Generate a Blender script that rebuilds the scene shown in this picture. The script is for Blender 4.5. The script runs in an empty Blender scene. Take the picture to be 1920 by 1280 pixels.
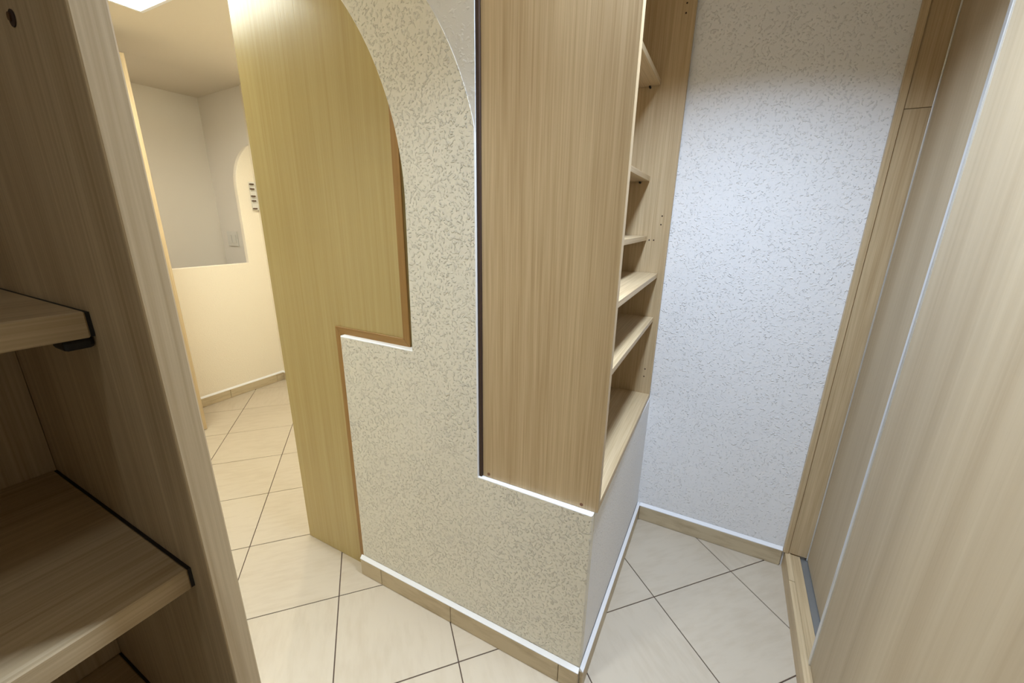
import bpy, bmesh, math, random
from mathutils import Matrix, Vector

S = bpy.context.scene
COL = S.collection
random.seed(4)
PI = math.pi

# ------------------------------------------------------------------ camera
CEIL = 2.0
cam_d = bpy.data.cameras.new('camera')
cam_d.sensor_width = 36.0
cam_d.lens = 763.287 / 1920 * 36.0
cam_d.clip_start = 0.01
cam = bpy.data.objects.new('camera', cam_d)
COL.objects.link(cam)
r = (0.884723736952457, 0.4658638157365603, 0.015323656882480063)
u = (-0.1468357660740706, 0.24735360049711033, 0.9577345426173982)
f = (-0.4423835067837867, 0.8495805444503117, -0.287245072050316)
c = (0.1836, -0.8355, 1.2077)
cam.matrix_world = Matrix(((r[0], u[0], -f[0], c[0]), (r[1], u[1], -f[1], c[1]),
                           (r[2], u[2], -f[2], c[2]), (0, 0, 0, 1)))
S.camera = cam

# ------------------------------------------------------------------ world, exposure
w = bpy.data.worlds.new('world'); S.world = w
w.use_nodes = True
w.node_tree.nodes['Background'].inputs[0].default_value = (1, 0.95, 0.88, 1)
w.node_tree.nodes['Background'].inputs[1].default_value = 0.0
S.view_settings.view_transform = 'Standard'
S.view_settings.look = 'None'
S.view_settings.exposure = 0.07
S.view_settings.gamma = 1.0
S.view_settings.use_curve_mapping = False


def lamp(name, loc, power, color, size, spread=PI, target=None):
    d = bpy.data.lights.new(name, 'AREA')
    d.shape = 'DISK'; d.size = size; d.energy = power; d.color = color; d.spread = spread
    o = bpy.data.objects.new(name, d)
    o.location = loc
    if target:
        o.rotation_euler = (Vector(target) - Vector(loc)).to_track_quat('-Z', 'Y').to_euler()
    COL.objects.link(o)
    return o


COOL = (0.78, 0.94, 1.16)
WARM = (1.0, 0.91, 0.72)
SPOTS_AND_FILLS = [((0.12, -0.05), 13.5, COOL), ((-0.36, -0.64), 3.6, (0.88, 1.0, 1.08)), ((-3.0, -0.20), 4.8, (1.0, 0.96, 0.88)), ((0.0, -1.40), 0.9, (0.92, 1.0, 1.05))]  # last two: unseen fill lamps added to brighten niche and cabinet
SPREAD = (128, 100, 160, 160)
for ((lx, ly), pw_, colr), sp_ in zip(SPOTS_AND_FILLS, SPREAD):
    lamp('downlight_or_fill_beam', (lx, ly, CEIL - 0.012), pw_, colr, 0.14, math.radians(sp_))
LED = (-1.72, -0.15, 0.35)     # centre x, y and half side of the square corridor lamp
LED_POWER = 23.0
BACK = (-1.80, 0.62)
lamp('corridor_fill', (BACK[0], BACK[1], CEIL - 0.012), 5.0, WARM, 0.06, math.radians(150))  # unseen warm fill lamp added to brighten the far wall

# ------------------------------------------------------------------ materials


def nodes(name):
    m = bpy.data.materials.new(name); m.use_nodes = True
    nt = m.node_tree; nt.nodes.clear()
    out = nt.nodes.new('ShaderNodeOutputMaterial')
    b = nt.nodes.new('ShaderNodeBsdfPrincipled')
    nt.links.new(b.outputs[0], out.inputs[0])
    return m, nt, b


def N(nt, typ, **kw):
    n = nt.nodes.new(typ)
    for k, v in kw.items():
        setattr(n, k, v)
    return n


def ramp(nt, src, stops):
    rp = nt.nodes.new('ShaderNodeValToRGB')
    e = rp.color_ramp.elements
    while len(e) < len(stops):
        e.new(0.5)
    for i, (p, cc) in enumerate(stops):
        e[i].position = p; e[i].color = (*cc, 1) if len(cc) == 3 else cc
    nt.links.new(src, rp.inputs[0])
    return rp


def flat(name, col, rough=0.5, metal=0.0, spec=0.5):
    m, nt, b = nodes(name)
    b.inputs['Base Color'].default_value = (*col, 1)
    b.inputs['Roughness'].default_value = rough
    b.inputs['Metallic'].default_value = metal
    b.inputs['Specular IOR Level'].default_value = spec
    return m


def srgb(r_, g_, b_):
    def l(v):
        v /= 255.0
        return v / 12.92 if v <= 0.04045 else ((v + 0.055) / 1.055) ** 2.4
    return (l(r_), l(g_), l(b_))


def wood(name, axis, light, dark, rough=0.45, fine=1.2, broad=0.6, bump=0.15):
    """straight-grained veneer; grain runs along local axis 0/1/2"""
    m, nt, b = nodes(name)
    tc = N(nt, 'ShaderNodeTexCoord')
    oi = N(nt, 'ShaderNodeObjectInfo')
    off = N(nt, 'ShaderNodeVectorMath', operation='SCALE')
    nt.links.new(oi.outputs['Location'], off.inputs[0]); off.inputs['Scale'].default_value = 0.0
    comb = N(nt, 'ShaderNodeCombineXYZ')
    mul = N(nt, 'ShaderNodeMath', operation='MULTIPLY'); mul.inputs[1].default_value = 17.0
    nt.links.new(oi.outputs['Random'], mul.inputs[0])
    for k in range(3):
        nt.links.new(mul.outputs[0], comb.inputs[k])
    add = N(nt, 'ShaderNodeVectorMath', operation='ADD')
    nt.links.new(tc.outputs['Object'], add.inputs[0]); nt.links.new(comb.outputs[0], add.inputs[1])

    def noise(across, along, detail, dist=0.0):
        mp = N(nt, 'ShaderNodeMapping')
        sc = [across] * 3; sc[axis] = along
        mp.inputs['Scale'].default_value = sc
        nt.links.new(add.outputs[0], mp.inputs[0])
        n = N(nt, 'ShaderNodeTexNoise')
        n.inputs['Scale'].default_value = 1.0; n.inputs['Detail'].default_value = detail
        n.inputs['Distortion'].default_value = dist
        nt.links.new(mp.outputs[0], n.inputs[0])
        return n
    n1 = noise(16, 0.5, 3, 0.3)       # broad bands
    n2 = noise(330, 5, 2)             # pores
    n3 = noise(90, 1.2, 2)
    a = N(nt, 'ShaderNodeMath', operation='MULTIPLY'); a.inputs[1].default_value = 0.45 * broad
    b2 = N(nt, 'ShaderNodeMath', operation='MULTIPLY_ADD'); b2.inputs[1].default_value = 0.35 * fine
    c3 = N(nt, 'ShaderNodeMath', operation='MULTIPLY_ADD'); c3.inputs[1].default_value = 0.30
    nt.links.new(n1.outputs[0], a.inputs[0])
    nt.links.new(n2.outputs[0], b2.inputs[0]); nt.links.new(a.outputs[0], b2.inputs[2])
    nt.links.new(n3.outputs[0], c3.inputs[0]); nt.links.new(b2.outputs[0], c3.inputs[2])
    tot = 0.5 * (0.45 * broad + 0.35 * fine + 0.30)
    rp = ramp(nt, c3.outputs[0], [(tot - 0.16, dark), (tot + 0.13, light)])
    nt.links.new(rp.outputs[0], b.inputs['Base Color'])
    b.inputs['Roughness'].default_value = rough
    b.inputs['Specular IOR Level'].default_value = 0.45
    bp = N(nt, 'ShaderNodeBump'); bp.inputs['Strength'].default_value = bump
    bp.inputs['Distance'].default_value = 0.0006
    nt.links.new(n2.outputs[0], bp.inputs['Height'])
    nt.links.new(bp.outputs[0], b.inputs['Normal'])
    return m


def plaster(name, col, strength=0.6, scale=165.0, rough=0.75, sparse=0.05):
    """painted roughcast: small raised worm-like crumbs on a smoother ground"""
    m, nt, b = nodes(name)
    geo = N(nt, 'ShaderNodeNewGeometry')
    n0 = N(nt, 'ShaderNodeTexNoise'); n0.inputs['Scale'].default_value = 30; n0.inputs['Detail'].default_value = 1
    nt.links.new(geo.outputs['Position'], n0.inputs['Vector'])
    mix = N(nt, 'ShaderNodeVectorMath', operation='MULTIPLY_ADD')
    mix.inputs[1].default_value = (0.02, 0.02, 0.02)
    nt.links.new(n0.outputs['Color'], mix.inputs[0]); nt.links.new(geo.outputs['Position'], mix.inputs[2])
    n1 = N(nt, 'ShaderNodeTexNoise'); n1.inputs['Scale'].default_value = scale
    n1.inputs['Detail'].default_value = 2.0; n1.inputs['Distortion'].default_value = 0.25
    nt.links.new(mix.outputs[0], n1.inputs['Vector'])
    r1 = ramp(nt, n1.outputs[0], [(0.5 + sparse, (0, 0, 0)), (0.62 + sparse, (1, 1, 1))])
    n2 = N(nt, 'ShaderNodeTexNoise'); n2.inputs['Scale'].default_value = 9; n2.inputs['Detail'].default_value = 2
    nt.links.new(geo.outputs['Position'], n2.inputs['Vector'])
    r2 = ramp(nt, n2.outputs[0], [(0.30, (0.5, 0.5, 0.5)), (0.60, (1, 1, 1))])
    mm = N(nt, 'ShaderNodeMath', operation='MULTIPLY')
    nt.links.new(r1.outputs[0], mm.inputs[0]); nt.links.new(r2.outputs[0], mm.inputs[1])
    n3 = N(nt, 'ShaderNodeTexNoise'); n3.inputs['Scale'].default_value = 260; n3.inputs['Detail'].default_value = 1
    nt.links.new(geo.outputs['Position'], n3.inputs['Vector'])
    m3 = N(nt, 'ShaderNodeMath', operation='MULTIPLY_ADD'); m3.inputs[1].default_value = 0.18
    nt.links.new(n3.outputs[0], m3.inputs[0]); nt.links.new(mm.outputs[0], m3.inputs[2])
    bp = N(nt, 'ShaderNodeBump'); bp.inputs['Strength'].default_value = strength
    bp.inputs['Distance'].default_value = 0.004
    nt.links.new(m3.outputs[0], bp.inputs['Height']); nt.links.new(bp.outputs[0], b.inputs['Normal'])
    b.inputs['Base Color'].default_value = (*col, 1)
    b.inputs['Roughness'].default_value = rough
    b.inputs['Specular IOR Level'].default_value = 0.3
    return m


def tile_mat(name, light, dark, rough=0.35):
    m, nt, b = nodes(name)
    tc = N(nt, 'ShaderNodeTexCoord'); oi = N(nt, 'ShaderNodeObjectInfo')
    mul = N(nt, 'ShaderNodeMath', operation='MULTIPLY'); mul.inputs[1].default_value = 31.0
    nt.links.new(oi.outputs['Random'], mul.inputs[0])
    comb = N(nt, 'ShaderNodeCombineXYZ'); nt.links.new(mul.outputs[0], comb.inputs[2])
    add = N(nt, 'ShaderNodeVectorMath', operation='ADD')
    nt.links.new(tc.outputs['Object'], add.inputs[0]); nt.links.new(comb.outputs[0], add.inputs[1])
    mp = N(nt, 'ShaderNodeMapping'); mp.inputs['Scale'].default_value = (14, 60, 60)
    mp.inputs['Rotation'].default_value = (0, 0, 0.35)
    nt.links.new(add.outputs[0], mp.inputs[0])
    n1 = N(nt, 'ShaderNodeTexNoise'); n1.inputs['Scale'].default_value = 1.0; n1.inputs['Detail'].default_value = 5
    nt.links.new(mp.outputs[0], n1.inputs['Vector'])
    n2 = N(nt, 'ShaderNodeTexNoise'); n2.inputs['Scale'].default_value = 6.0; n2.inputs['Detail'].default_value = 3
    nt.links.new(add.outputs[0], n2.inputs['Vector'])
    mm = N(nt, 'ShaderNodeMath', operation='MULTIPLY_ADD'); mm.inputs[1].default_value = 0.6
    m2 = N(nt, 'ShaderNodeMath', operation='MULTIPLY'); m2.inputs[1].default_value = 0.4
    nt.links.new(n2.outputs[0], m2.inputs[0])
    nt.links.new(n1.outputs[0], mm.inputs[0]); nt.links.new(m2.outputs[0], mm.inputs[2])
    rp = ramp(nt, mm.outputs[0], [(0.34, dark), (0.54, light)])
    nt.links.new(rp.outputs[0], b.inputs['Base Color'])
    b.inputs['Roughness'].default_value = rough
    b.inputs['Specular IOR Level'].default_value = 0.4
    return m


OAK_L = srgb(207, 185, 149); OAK_D = srgb(174, 149, 112)
oak = [wood('oak_grain_%s' % 'xyz'[k], k, OAK_L, OAK_D) for k in range(3)]
oak_panel = wood('oak_veneer_golden', 2, srgb(192, 174, 122), srgb(176, 152, 98), rough=0.22, fine=0.5, bump=0.3)
door_wood = wood('oak_sliding_door', 2, srgb(190, 173, 145), srgb(173, 154, 125), rough=0.6, fine=0.35, broad=1.3, bump=0.04)
brown = [wood('oak_edge_brown_%s' % 'xyz'[k], k, srgb(166, 128, 74), srgb(142, 105, 54), rough=0.4) for k in range(3)]
wall_cream = plaster('roughcast_white', srgb(234, 230, 218), 0.85, 160)
wall_cool = plaster('roughcast_white_fine', srgb(238, 238, 240), 0.62, 150, sparse=0.075)
wall_far = plaster('roughcast_corridor', srgb(240, 230, 212), 0.3, 150)
wall_smooth = plaster('smoother_white_plaster', srgb(226, 226, 228), 0.25, 90)
paint_white = flat('smooth_white_paint_and_edge_light', srgb(236, 236, 238), 0.5)
ceil_mat = flat('ceiling_paint', srgb(224, 214, 198), 0.8)
niche_mat = flat('niche_paint', srgb(236, 230, 220), 0.8)
tile_m = tile_mat('floor_tile_glaze', srgb(193, 180, 161), srgb(186, 172, 152))
base_m = tile_mat('skirting_tile_glaze', srgb(198, 182, 152), srgb(176, 158, 128), 0.45)
grout_m = flat('grout', srgb(84, 66, 56), 0.9)
metal_m = flat('brushed_aluminium', (0.78, 0.80, 0.82), 0.35, 0.75)
track_m = flat('grey_track', (0.36, 0.38, 0.40), 0.45, 0.8)
black_m = flat('black_plastic_and_gap_shade', (0.008, 0.007, 0.007), 0.5)
dark_m = flat('hole_and_gap_shade', (0.05, 0.025, 0.015), 0.8)
cap_m = flat('brown_screw_cap', srgb(126, 84, 52), 0.5)
white_pl = flat('white_plastic', srgb(225, 222, 214), 0.35)
key_m = flat('brown_lacquer', srgb(84, 56, 34), 0.4)


def emit(name, col, strength):
    m = bpy.data.materials.new(name); m.use_nodes = True
    nt = m.node_tree; nt.nodes.clear()
    o = nt.nodes.new('ShaderNodeOutputMaterial'); e = nt.nodes.new('ShaderNodeEmission')
    e.inputs[0].default_value = (*col, 1); e.inputs[1].default_value = strength
    nt.links.new(e.outputs[0], o.inputs[0])
    return m


# ------------------------------------------------------------------ builders


def thing(name, label, cat, loc=(0, 0, 0), rotz=0.0, group=None):
    o = bpy.data.objects.new(name, None)
    o.location = loc; o.rotation_euler = (0, 0, rotz); o.empty_display_size = 0.1
    COL.objects.link(o)
    o['label'] = label; o['category'] = cat
    if group:
        o['group'] = group
    return o


def tag(o, label, cat, group=None):
    o['label'] = label; o['category'] = cat
    if group:
        o['group'] = group
    return o


def link(name, bm, mat, parent=None, loc=(0, 0, 0), structure=False, rot=None, smooth=False):
    bmesh.ops.recalc_face_normals(bm, faces=bm.faces[:])
    me = bpy.data.meshes.new(name); bm.to_mesh(me); bm.free()
    for mt in (mat if isinstance(mat, (list, tuple)) else [mat]):
        me.materials.append(mt)
    if smooth:
        for p in me.polygons:
            p.use_smooth = True
    o = bpy.data.objects.new(name, me)
    o.location = loc
    if rot:
        o.rotation_euler = rot
    COL.objects.link(o)
    if parent:
        o.parent = parent
    if structure:
        o['kind'] = 'structure'
    return o


def box_bm(bm, x0, x1, y0, y1, z0, z1, bev=0.0, seg=1):
    g = bmesh.ops.create_cube(bm, size=1.0)
    vs = g['verts']
    for v in vs:
        v.co = Vector(((x0 + x1) / 2 + v.co.x * (x1 - x0), (y0 + y1) / 2 + v.co.y * (y1 - y0),
                       (z0 + z1) / 2 + v.co.z * (z1 - z0)))
    if bev:
        es = list({e for v in vs for e in v.link_edges})
        bmesh.ops.bevel(bm, geom=es, offset=bev, segments=seg, affect='EDGES', profile=0.5)


def board(name, dims, mat, parent=None, bev=0.0008, structure=False, seg=1):
    """box given in world (or parent) coordinates; origin at its own bottom centre"""
    x0, x1, y0, y1, z0, z1 = dims
    cx, cy = (x0 + x1) / 2, (y0 + y1) / 2
    bm = bmesh.new()
    box_bm(bm, x0 - cx, x1 - cx, y0 - cy, y1 - cy, 0, z1 - z0, bev, seg)
    return link(name, bm, mat, parent, (cx, cy, z0), structure)


def prism(name, outline, axis, a0, a1, mat, parent=None, structure=False, bevel=0.0, seg=2, skip=None):
    """outline in the two other axes, extruded along axis 'y','x' or 'z' from a0 to a1"""
    bm = bmesh.new()

    def P(p, a):
        if axis == 'y':
            return (p[0], a, p[1])
        if axis == 'x':
            return (a, p[0], p[1])
        return (p[0], p[1], a)
    v0 = [bm.verts.new(P(p, a0)) for p in outline]
    v1 = [bm.verts.new(P(p, a1)) for p in outline]
    f0 = bm.faces.new(v0); bm.faces.new(list(reversed(v1)))
    n = len(outline)
    for i in range(n):
        bm.faces.new((v0[i], v0[(i + 1) % n], v1[(i + 1) % n], v1[i]))
    bmesh.ops.recalc_face_normals(bm, faces=bm.faces[:])
    if bevel:
        es = [e for e in f0.edges if not (skip and all(skip(v.co) for v in e.verts))]
        bmesh.ops.bevel(bm, geom=es, offset=bevel, segments=seg, affect='EDGES', profile=0.5)
    big = [fc for fc in bm.faces if len(fc.verts) > 4]
    if big:
        bmesh.ops.triangulate(bm, faces=big)
    return link(name, bm, mat, parent, (0, 0, 0), structure)


def cyl_bm(bm, p0, p1, rad, seg=16, cap=True, rad2=None):
    p0, p1 = Vector(p0), Vector(p1)
    d = p1 - p0
    q = Vector((0, 0, 1)).rotation_difference(d.normalized()).to_matrix().to_4x4()
    M = Matrix.Translation((p0 + p1) / 2) @ q
    bmesh.ops.create_cone(bm, cap_ends=cap, segments=seg, radius1=rad, radius2=rad if rad2 is None else rad2,
                          depth=d.length, matrix=M)


def cyl(name, p0, p1, rad, mat, parent=None, seg=16):
    bm = bmesh.new()
    o = Vector(p0)
    cyl_bm(bm, (0, 0, 0), Vector(p1) - o, rad, seg)
    return link(name, bm, mat, parent, tuple(o))


# ------------------------------------------------------------------ floor with diagonal tiles
T = 0.333
TH = math.radians(-46.8)
OX, OY = 0.999, -0.805
cu, su = math.cos(TH), math.sin(TH)


def tw(i, j):
    dx, dy = i * T - OX, j * T - OY
    return (dx * cu + dy * su, -dx * su + dy * cu)


X0, X1, Y0, Y1 = -2.725, 0.62, -1.60, 0.95
floor = board('floor', (-3.4, 0.75, -1.70, 1.15, -0.03, -0.0025), grout_m, None, 0, True)
bm = bmesh.new()
hw = T / 2 - 0.0016
box_bm(bm, -hw, hw, -hw, hw, 0, 0.0095, 0.0006, 1)
bmesh.ops.recalc_face_normals(bm, faces=bm.faces[:])
tme = bpy.data.meshes.new('tile'); bm.to_mesh(tme); bm.free(); tme.materials.append(tile_m)
for i in range(-8, 12):
    for j in range(-12, 12):
        x, y = tw(i + .5, j + .5)
        if not (X0 - 0.1 < x < 0.62 and -1.7 < y < Y1 + 0.1):
            continue
        if -0.99 < x < -0.24 and y > 0.16 and not (-0.24 < x):
            continue                                     # under the solid wall block
        o = bpy.data.objects.new('tile', tme)
        o.location = (x, y, -0.0095 - (-0.03)) ; o.rotation_euler = (0, 0, -TH + random.choice((0, 1, 2, 3)) * PI / 2)
        COL.objects.link(o)
        o.parent = floor
        o.location = (x - floor.location.x, y - floor.location.y, -0.0095 - floor.location.z)

# ------------------------------------------------------------------ walls
VA = -0.052                              # front face of the arched wall
ZL, ZS = 0.556, 0.873                    # low ledge, middle step
AC, AR = (-1.183, 1.247), 0.665          # quarter arch
BC, BR = (-0.946, 1.242), 0.643             # curve where the wall changes from cream to smoother cool white
ac = math.acos((-0.318 - BC[0]) / BR)
curve = [(BC[0] + BR * math.cos(ac + (math.pi / 2 - ac) * k / 30), BC[1] + BR * math.sin(ac + (math.pi / 2 - ac) * k / 30)) for k in range(31)]
out = [(-0.008, 0.0), (-0.008, ZL), (-0.318, ZL)] + curve + [(BC[0], CEIL), (AC[0], CEIL), (AC[0], AC[1] + AR)]
for k in range(1, 40):
    a = PI / 2 * (1 - k / 40)
    out.append((AC[0] + AR * math.cos(a), AC[1] + AR * math.sin(a)))
out += [(AC[0] + AR, AC[1]), (-0.522, ZS), (-0.794, ZS), (-0.798, 0.0)]
wf = prism('wall_front', out, 'y', VA, -0.030, [wall_cream, paint_white], None, True, 0.0035, 3,
           lambda co: co.z > 1.30 and abs(math.hypot(co.x - BC[0], co.z - BC[1]) - BR) < 1e-3)
for p in wf.data.polygons:                # the rounded top rims of ledge and step are smooth white paint
    if p.normal.z > 0.15 and (abs(p.center.z - ZL) < 0.01 or abs(p.center.z - ZS) < 0.01):
        p.material_index = 1
    if p.normal.x > 0.2 and abs(p.center.x + 0.318) < 0.006 and p.center.z > ZL:
        p.material_index = 1  # right edge whitened: lamp light on its rounding put into the colour
prism('wall_spandrel', [curve[0], (-0.318, CEIL), (BC[0], CEIL)] + curve[:0:-1], 'y', VA + 0.0012, -0.030, wall_smooth, None, True)
# solid block behind it, the low wall that carries the shelf unit
board('wall_core', (-0.530, -0.330, -0.0299, 0.706, 0, CEIL), wall_cool, None, 0, True)
board('wall_core', (-1.110, -0.530, -0.006, 0.95, 0, CEIL), wall_cream, None, 0, True)
board('wall_side', (-0.330, -0.009, -0.0299, 0.706, 0, ZL - 0.004), wall_cool, None, 0.0, True)
board('wall_back', (-0.530, 0.75, 0.706, 0.80, 0, CEIL), wall_cool, None, 0, True)
board('wall_right', (0.72, 0.76, -1.62, 0.706, 0, CEIL), wall_cool, None, 0, True)
board('wall_corridor_end', (-2.725, -1.110, 0.95, 1.02, 0, CEIL), wall_far, None, 0, True)
# white painted rim on the ledge and on the step
board('ceiling', (-3.4, 0.76, -1.70, 1.15, CEIL, CEIL + 0.05), ceil_mat, None, 0, True)

# far wall with stepped opening into the niche, plus the niche
FX = -2.725
prof = [(-1.12, 0.0), (0.9645, 0.0), (0.9645, 1.656)]
for k in range(5, 15):
    a = PI / 2 + k / 14 * PI / 2
    prof.append((1.05 + 0.218 * math.cos(a), 1.38 + 0.30 * math.sin(a)))
prof += [(0.832, 1.38), (0.830, 0.895), (-1.12, 0.895)]
prism('wall_left', prof, 'x', FX, FX - 0.03, wall_far, None, True, 0.004, 2)
board('niche_wall', (-3.30, -3.25, -1.12, 1.01, 0.0, CEIL), niche_mat, None, 0, True)
board('niche_wall', (-3.25, -2.725, 0.965, 1.01, 0.0, CEIL), niche_mat, None, 0, True)
prism('niche_ceiling', [(-2.726, CEIL - 0.0005), (-3.25, 1.982), (-3.25, CEIL - 0.0005)], 'y', -1.1, 0.965, ceil_mat, None, True)

# walls around the foreground cabinet, and the far side of the passage
board('wall_cabinet_back', (-0.64, -0.545, -1.60, -0.70, 0, CEIL), wall_cool, None, 0, True)
board('wall_opposite', (-2.725, -0.64, -1.12, -1.05, 0, CEIL), wall_cream, None, 0, True)
board('wall_rear', (-0.545, 0.72, -1.66, -1.60, 0, CEIL), wall_cream, None, 0, True)

# ------------------------------------------------------------------ skirting tiles and the white rim above them


def skirting(name, p0, p1, normal, cuts, h=0.064, th=0.010, rim=True, rimname='trim_1', extra=0.0):
    """p0->p1 is the wall line; tiles stand in front of it along normal"""
    p0, p1, n = Vector(p0), Vector(p1), Vector(normal)
    d = (p1 - p0); L = d.length; d.normalize()
    root = bpy.data.objects.new(name, None); COL.objects.link(root)
    root['kind'] = 'structure'; root.location = (p0.x, p0.y, 0)
    edges = [0.0] + cuts + [L]
    ang = math.atan2(d.y, d.x)
    side = 1 if (Vector((-d.y, d.x)) - n).length < 0.1 else -1
    root.rotation_euler = (0, 0, ang)
    for a, b in zip(edges, edges[1:]):
        bm = bmesh.new()
        y0, y1 = sorted((0.0005 * side, (th + 0.0005) * side))
        box_bm(bm, 0.0008, b - a - 0.0008, y0, y1, 0.0, h, 0.0012, 1)
        link('skirting_tile', bm, base_m, root, (a, 0, 0.0004))
    if rim:
        bm = bmesh.new()
        # sloping smooth painted strip from the wall face down to the tile's front edge
        q = [(0.001, h + 0.0008), (th + 0.0005, h + 0.0008), (th + 0.0005, h + 0.003), (0.001, h + 0.013)]
        va = [bm.verts.new((0.0, side * a, b)) for a, b in q]
        vb = [bm.verts.new((L, side * a, b)) for a, b in q]
        bm.faces.new(va); bm.faces.new(list(reversed(vb)))
        for i in range(4):
            bm.faces.new((va[i], va[(i + 1) % 4], vb[(i + 1) % 4], vb[i]))
        ro = link('painted_rim', bm, paint_white, root)
    return root


skirting('baseboard_front', (-0.803, VA), (-0.008, VA), (0, -1), [0.096, 0.384, 0.74])
skirting('baseboard_side', (-0.008, VA - 0.0005), (-0.008, 0.706), (1, 0), [0.30, 0.633])
skirting('baseboard_back', (0.003, 0.706), (0.512, 0.706), (0, -1), [])
skirting('baseboard_left', (FX, 0.245), (FX, 0.95), (1, 0), [0.31, 0.643], h=0.058)
skirting('baseboard_corridor_end', (FX + 0.011, 0.95), (-1.11, 0.95), (0, -1), [0.333, 0.666, 1.0, 1.333], h=0.058)

# ------------------------------------------------------------------ golden oak stepped panel with brown edging
t = thing('stepped_panel', 'tall golden oak veneer panel with brown stepped edging behind the white arch', 'panel', (-0.98, -0.03, 0))
t_off = (-0.98, -0.03, 0)


def rel(dims, off):
    return (dims[0] - off[0], dims[1] - off[0], dims[2] - off[1], dims[3] - off[1], dims[4] - off[2], dims[5] - off[2])


PV = -0.0300
pts = [(-1.122, 0.001), (-0.812, 0.001), (-0.812, 0.872), (-0.545, 0.872), (-0.545, CEIL - 0.002), (-1.122, CEIL - 0.002)]
bm = bmesh.new()
lo = [(a + 0.98, b) for a, b in pts]
va = [bm.verts.new((a, 0.001, b)) for a, b in lo]; vb = [bm.verts.new((a, 0.020, b)) for a, b in lo]
ff = bm.faces.new(va); bm.faces.new(list(reversed(vb)))
for i in range(6):
    bm.faces.new((va[i], va[(i + 1) % 6], vb[(i + 1) % 6], vb[i]))
bmesh.ops.triangulate(bm, faces=[fc for fc in bm.faces if len(fc.verts) > 4])
link('face_board', bm, oak_panel, t)


def quad_prism(name, poly, y0, y1, mat, parent, off=(-0.98, -0.03, 0)):
    bm = bmesh.new()
    a = [bm.verts.new((p[0] - off[0], y0 - off[1], p[1])) for p in poly]
    b = [bm.verts.new((p[0] - off[0], y1 - off[1], p[1])) for p in poly]
    bm.faces.new(a); bm.faces.new(list(reversed(b)))
    n = len(poly)
    for i in range(n):
        bm.faces.new((a[i], a[(i + 1) % n], b[(i + 1) % n], b[i]))
    bmesh.ops.bevel(bm, geom=bm.edges[:], offset=0.0006, segments=1, affect='EDGES')
    return link(name, bm, mat, parent)


Y_0, Y_1 = -0.0345, -0.0292
quad_prism('edging_strip', [(-0.833, 0.001), (-0.812, 0.001), (-0.812, 0.870), (-0.833, 0.893)], Y_0, Y_1, brown[2], t)
quad_prism('edging_strip', [(-0.8325, 0.8935), (-0.8115, 0.8705), (-0.5435, 0.8705), (-0.5665, 0.8935)], Y_0, Y_1, brown[0], t)
quad_prism('edging_strip', [(-0.566, 0.894), (-0.543, 0.871), (-0.543, CEIL - 0.003), (-0.566, CEIL - 0.003)], Y_0, Y_1, brown[2], t)

# ------------------------------------------------------------------ shelf unit on the low wall
UR = math.radians(0.8)
UX, UY, UZ = 0.0, -0.038, ZL + 0.0005
un = thing('shelf_unit', 'tall narrow light oak open shelf unit standing on the white low wall', 'shelf unit', (UX, UY, UZ), UR)
ZT = CEIL - 0.002 - UZ
D_ = 0.308; Lw = 0.738
board('side_panel', (-D_ - 0.0015, -0.0005, 0, 0.019, 0, ZT), oak[2], un)
board('gap_shade_strip', (-D_ - 0.0085, -D_ - 0.002, -0.006, 0.004, 0.001, ZT), dark_m, un, 0)  # dark strip stands for the shade in the gap beside the unit
board('side_panel', (-D_, -0.0005, Lw - 0.019, Lw, 0, ZT), oak[2], un)
board('back_panel', (-D_, -D_ + 0.006, 0.0192, Lw - 0.0192, 0.0, ZT), oak[2], un, 0)
board('bottom_board', (-D_ + 0.0062, -0.001, 0.0192, Lw - 0.0192, 0, 0.020), oak[1], un)
board('top_board', (-D_ + 0.0062, -0.001, 0.0192, Lw - 0.0192, ZT - 0.019, ZT), oak[1], un)
for zt, fx in ((1.637, -0.080), (1.353, -0.082), (1.160, -0.072), (1.034, -0.022), (0.876, -0.019)):
    z = zt - UZ
    sh = board('shelf', (-D_ + 0.007, fx, 0.0205, Lw - 0.0205, z - 0.016, z), oak[1], un)
    for yy in (0.026, Lw - 0.026):
        cyl('shelf_pin', (fx - 0.03, yy - 0.006, z - 0.0195), (fx - 0.03, yy + 0.0065, z - 0.0195), 0.0034, black_m, un, 10)
for z_, x_ in ((1.83, -0.028), (1.805, -0.028), (1.226, -0.029), (1.198, -0.030), (1.146, -0.063), (1.146, -0.048), (0.674, -0.027), (0.644, -0.028)):
    bm = bmesh.new(); cyl_bm(bm, (x_, Lw - 0.0195, z_ - UZ), (x_, Lw - 0.0185, z_ - UZ), 0.0026, 10)
    link('pin_hole', bm, dark_m, un)
for x_ in (-0.292, -0.040):
    bm = bmesh.new(); cyl_bm(bm, (x_, -0.0006, 0.010), (x_, 0.001, 0.010), 0.0042, 14)
    link('screw_cap', bm, cap_m, un)

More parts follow.
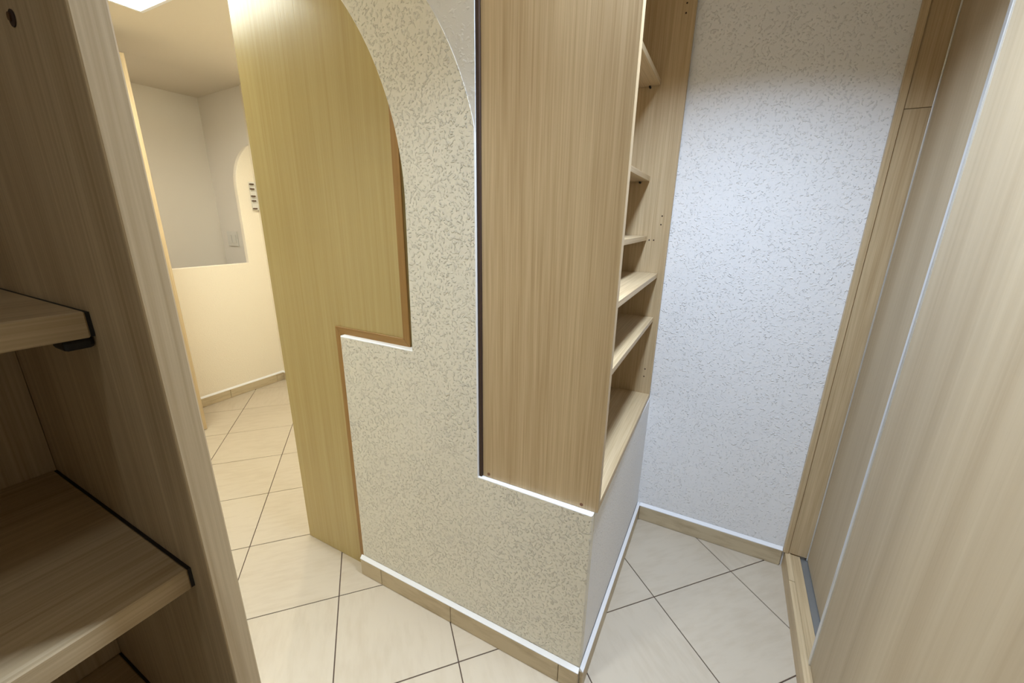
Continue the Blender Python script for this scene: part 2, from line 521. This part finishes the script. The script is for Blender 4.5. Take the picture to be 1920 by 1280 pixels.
# ------------------------------------------------------------------ foreground cabinet (left)
CX, CY = -0.186, -0.683
cb = thing('open_cabinet', 'oak cabinet with open shelves and dark gap-shade strips at the shelf ends in the near left foreground', 'cabinet', (CX, CY, 0))
W = 0.36; L2 = 0.80
board('side_panel', (-W, 0, -0.0215, 0, 0.0005, CEIL - 0.003), oak[2], cb, 0.0015, seg=2)
board('side_panel', (-W, 0, -L2, -L2 + 0.0205, 0.0005, CEIL - 0.003), oak[2], cb)
board('back_panel', (-W + 0.001, -W + 0.007, -L2 + 0.021, -0.022, 0.06, CEIL - 0.004), oak[2], cb, 0)
GP = 0.0215 + 0.0030
for zt, fr in ((1.685, -0.10), (1.129, -0.098), (0.893, -0.032), (0.577, -0.04), (0.09, -0.002)):
    board('shelf', (-W + 0.008, fr, -L2 + 0.0225, -GP, zt - 0.0225, zt), oak[1], cb, 0.0012)
    board('gap_shade_strip', (-W + 0.008, fr - 0.001, -GP + 0.0001, -0.0216, zt - 0.022, zt - 0.001), black_m, cb, 0)  # black strip painted as the deep shade between shelf and side panel
for zt, px in ((1.129, -0.113), (0.893, -0.12)):
    bm = bmesh.new()
    box_bm(bm, px - 0.016, px + 0.010, -GP - 0.017, -0.0217, zt - 0.0225 - 0.010, zt - 0.0229, 0.003, 2)
    link('shelf_pin', bm, black_m, cb)
# drilled hole with a plug ring
bm = bmesh.new()
cyl_bm(bm, (-0.084, -0.0222, 1.333), (-0.084, -0.0212, 1.333), 0.0052, 20)
hole = link('pin_hole', bm, dark_m, cb)
bm = bmesh.new()
cyl_bm(bm, (-0.0855, -0.0232, 1.334), (-0.0855, -0.0218, 1.334), 0.0026, 14)
link('hole_plug', bm, key_m, cb)

# ------------------------------------------------------------------ sliding wardrobe (right)
sw = thing('sliding_wardrobe', 'light oak wardrobe with sliding doors along the right side', 'wardrobe', (0.519, -0.4, 0))
ox, oy = 0.519, -0.4


def wb(name, dims, mat, bev=0.0008, par=None):
    return board(name, (dims[0] - ox, dims[1] - ox, dims[2] - oy, dims[3] - oy, dims[4], dims[5]), mat, par or sw, bev)


YB = 0.7055
wb('frame_strip', (0.513, 0.5285, 0.690, YB, 0.066, CEIL - 0.003), oak[2])
wb('side_jamb', (0.5292, 0.70, 0.696, YB, 0.066, 1.4985), oak[2])
wb('side_jamb', (0.5292, 0.70, 0.696, YB, 1.4998, CEIL - 0.003), oak[2])
wb('sill_front', (0.519, 0.536, 0.560, YB, 0.0005, 0.065), oak[1])
wb('sill_front', (0.519, 0.536, -1.59, 0.559, 0.0005, 0.064), oak[1])
wb('sill_board', (0.5368, 0.566, -1.59, YB, 0.0005, 0.0605), oak[1])
wb('floor_track', (0.5665, 0.66, -1.59, YB - 0.012, 0.0005, 0.058), track_m)
wb('head_board', (0.519, 0.70, -1.59, 0.689, 1.90, CEIL - 0.003), oak[1])


def sliding(x0, x1, y0, y1, edge_at):
    dd = wb('sliding_door', (x0, x1, y0, y1, 0.0615, 1.895), door_wood)
    cx, cy, cz = (x0 + x1) / 2, (y0 + y1) / 2, 0.0615
    for ye, w_ in edge_at:
        bm = bmesh.new()
        box_bm(bm, x0 - 0.0035 - cx, x1 + 0.001 - cx, ye - w_ / 2 - cy, ye + w_ / 2 - cy, -0.001, 1.8335, 0.0012, 2)
        link('edge_profile', bm, metal_m, dd)
    return dd


sliding(0.5870, 0.605, -0.30, 0.6945, [(0.6925, 0.003)])
sliding(0.5395, 0.5575, -1.20, 0.262, [(0.267, 0.012)])

# ------------------------------------------------------------------ corridor things
tc_ = thing('tall_cupboard', 'tall oak cupboard seen as a thin strip behind the foreground cabinet', 'cupboard', (-2.55, -0.13, 0))
board('body', (-0.168, 0.148, -0.367, 0.367, 0.0, 1.905), oak[2], tc_)
board('door', (0.1485, 0.166, -0.367, -0.002, 0.06, 1.903), oak[2], tc_)
board('door', (0.1485, 0.166, 0.002, 0.367, 0.003, 1.903), oak[2], tc_)

lx, ly, lh = LED
lt = thing('ceiling_lamp', 'glowing square white ceiling lamp above the corridor', 'lamp', (lx, ly, CEIL))
bm = bmesh.new()
for a, b, c_, d_ in ((-lh, lh, -lh, -lh + 0.012), (-lh, lh, lh - 0.012, lh), (-lh, -lh + 0.012, -lh + 0.012, lh - 0.012), (lh - 0.012, lh, -lh + 0.012, lh - 0.012)):
    box_bm(bm, a, b, c_, d_, -0.014, -0.0005)
link('frame', bm, paint_white, lt)
bm = bmesh.new()
box_bm(bm, -lh + 0.0125, lh - 0.0125, -lh + 0.0125, lh - 0.0125, -0.012, -0.002)
area = (2 * lh) ** 2
link('diffuser', bm, emit('led_diffuser', (0.97, 1.0, 0.86), LED_POWER / (PI * area)), lt)

for k, ((sx, sy), _, _) in enumerate(SPOTS_AND_FILLS):
    s = thing('ceiling_spot_or_fill', ['small round spotlight in the ceiling between shelf unit and wardrobe',
                                    'small round spotlight in the ceiling above the passage beside the arch', 'added unseen fill lamp in the ceiling behind the far half wall', 'added fill lamp in the ceiling behind the camera, over the foreground cabinet'][k], 'lamp', (sx, sy, CEIL))
    bm = bmesh.new()
    cyl_bm(bm, (0, 0, -0.006), (0, 0, -0.0005), 0.042, 32)
    link('trim_ring', bm, metal_m, s)
    bm = bmesh.new(); cyl_bm(bm, (0, 0, -0.009), (0, 0, -0.0063), 0.028, 24)
    link('bulb', bm, emit('spot_or_fill_glow', COOL, 4.0), s)
s = thing('ceiling_spot_or_fill', 'added unseen warm fill lamp in the ceiling behind the golden panel', 'lamp', (BACK[0], BACK[1], CEIL))
bm = bmesh.new(); cyl_bm(bm, (0, 0, -0.008), (0, 0, -0.0005), 0.04, 24)
link('trim_ring', bm, metal_m, s)

sx, sy, sz = -3.106, 0.9645, 0.985
sw_ = thing('light_switch', 'small white light switch on the side wall behind the far half wall', 'switch', (sx, sy, sz))
bm = bmesh.new(); box_bm(bm, -0.062, 0.062, -0.009, -0.0005, 0.0, 0.105, 0.002, 2); link('plate', bm, white_pl, sw_)
for xx in (-0.026, 0.026):
    bm = bmesh.new(); box_bm(bm, xx - 0.023, xx + 0.023, -0.0125, -0.0093, 0.022, 0.083, 0.001, 1); link('rocker', bm, white_pl, sw_)

kr = thing('key_rack', 'small wall rack with brown hooks just left of the golden panel', 'key rack', (FX + 0.0005, 0.918, 1.33))
bm = bmesh.new(); box_bm(bm, 0.0, 0.012, -0.008, 0.03, -0.09, 0.09, 0.001, 1); link('plate', bm, white_pl, kr)
for zz in (0.075, 0.045, 0.0, -0.03, -0.08):
    bm = bmesh.new(); box_bm(bm, 0.0125, 0.028, -0.012, 0.012, zz - 0.004, zz + 0.004, 0.001, 1); link('hook', bm, key_m, kr)
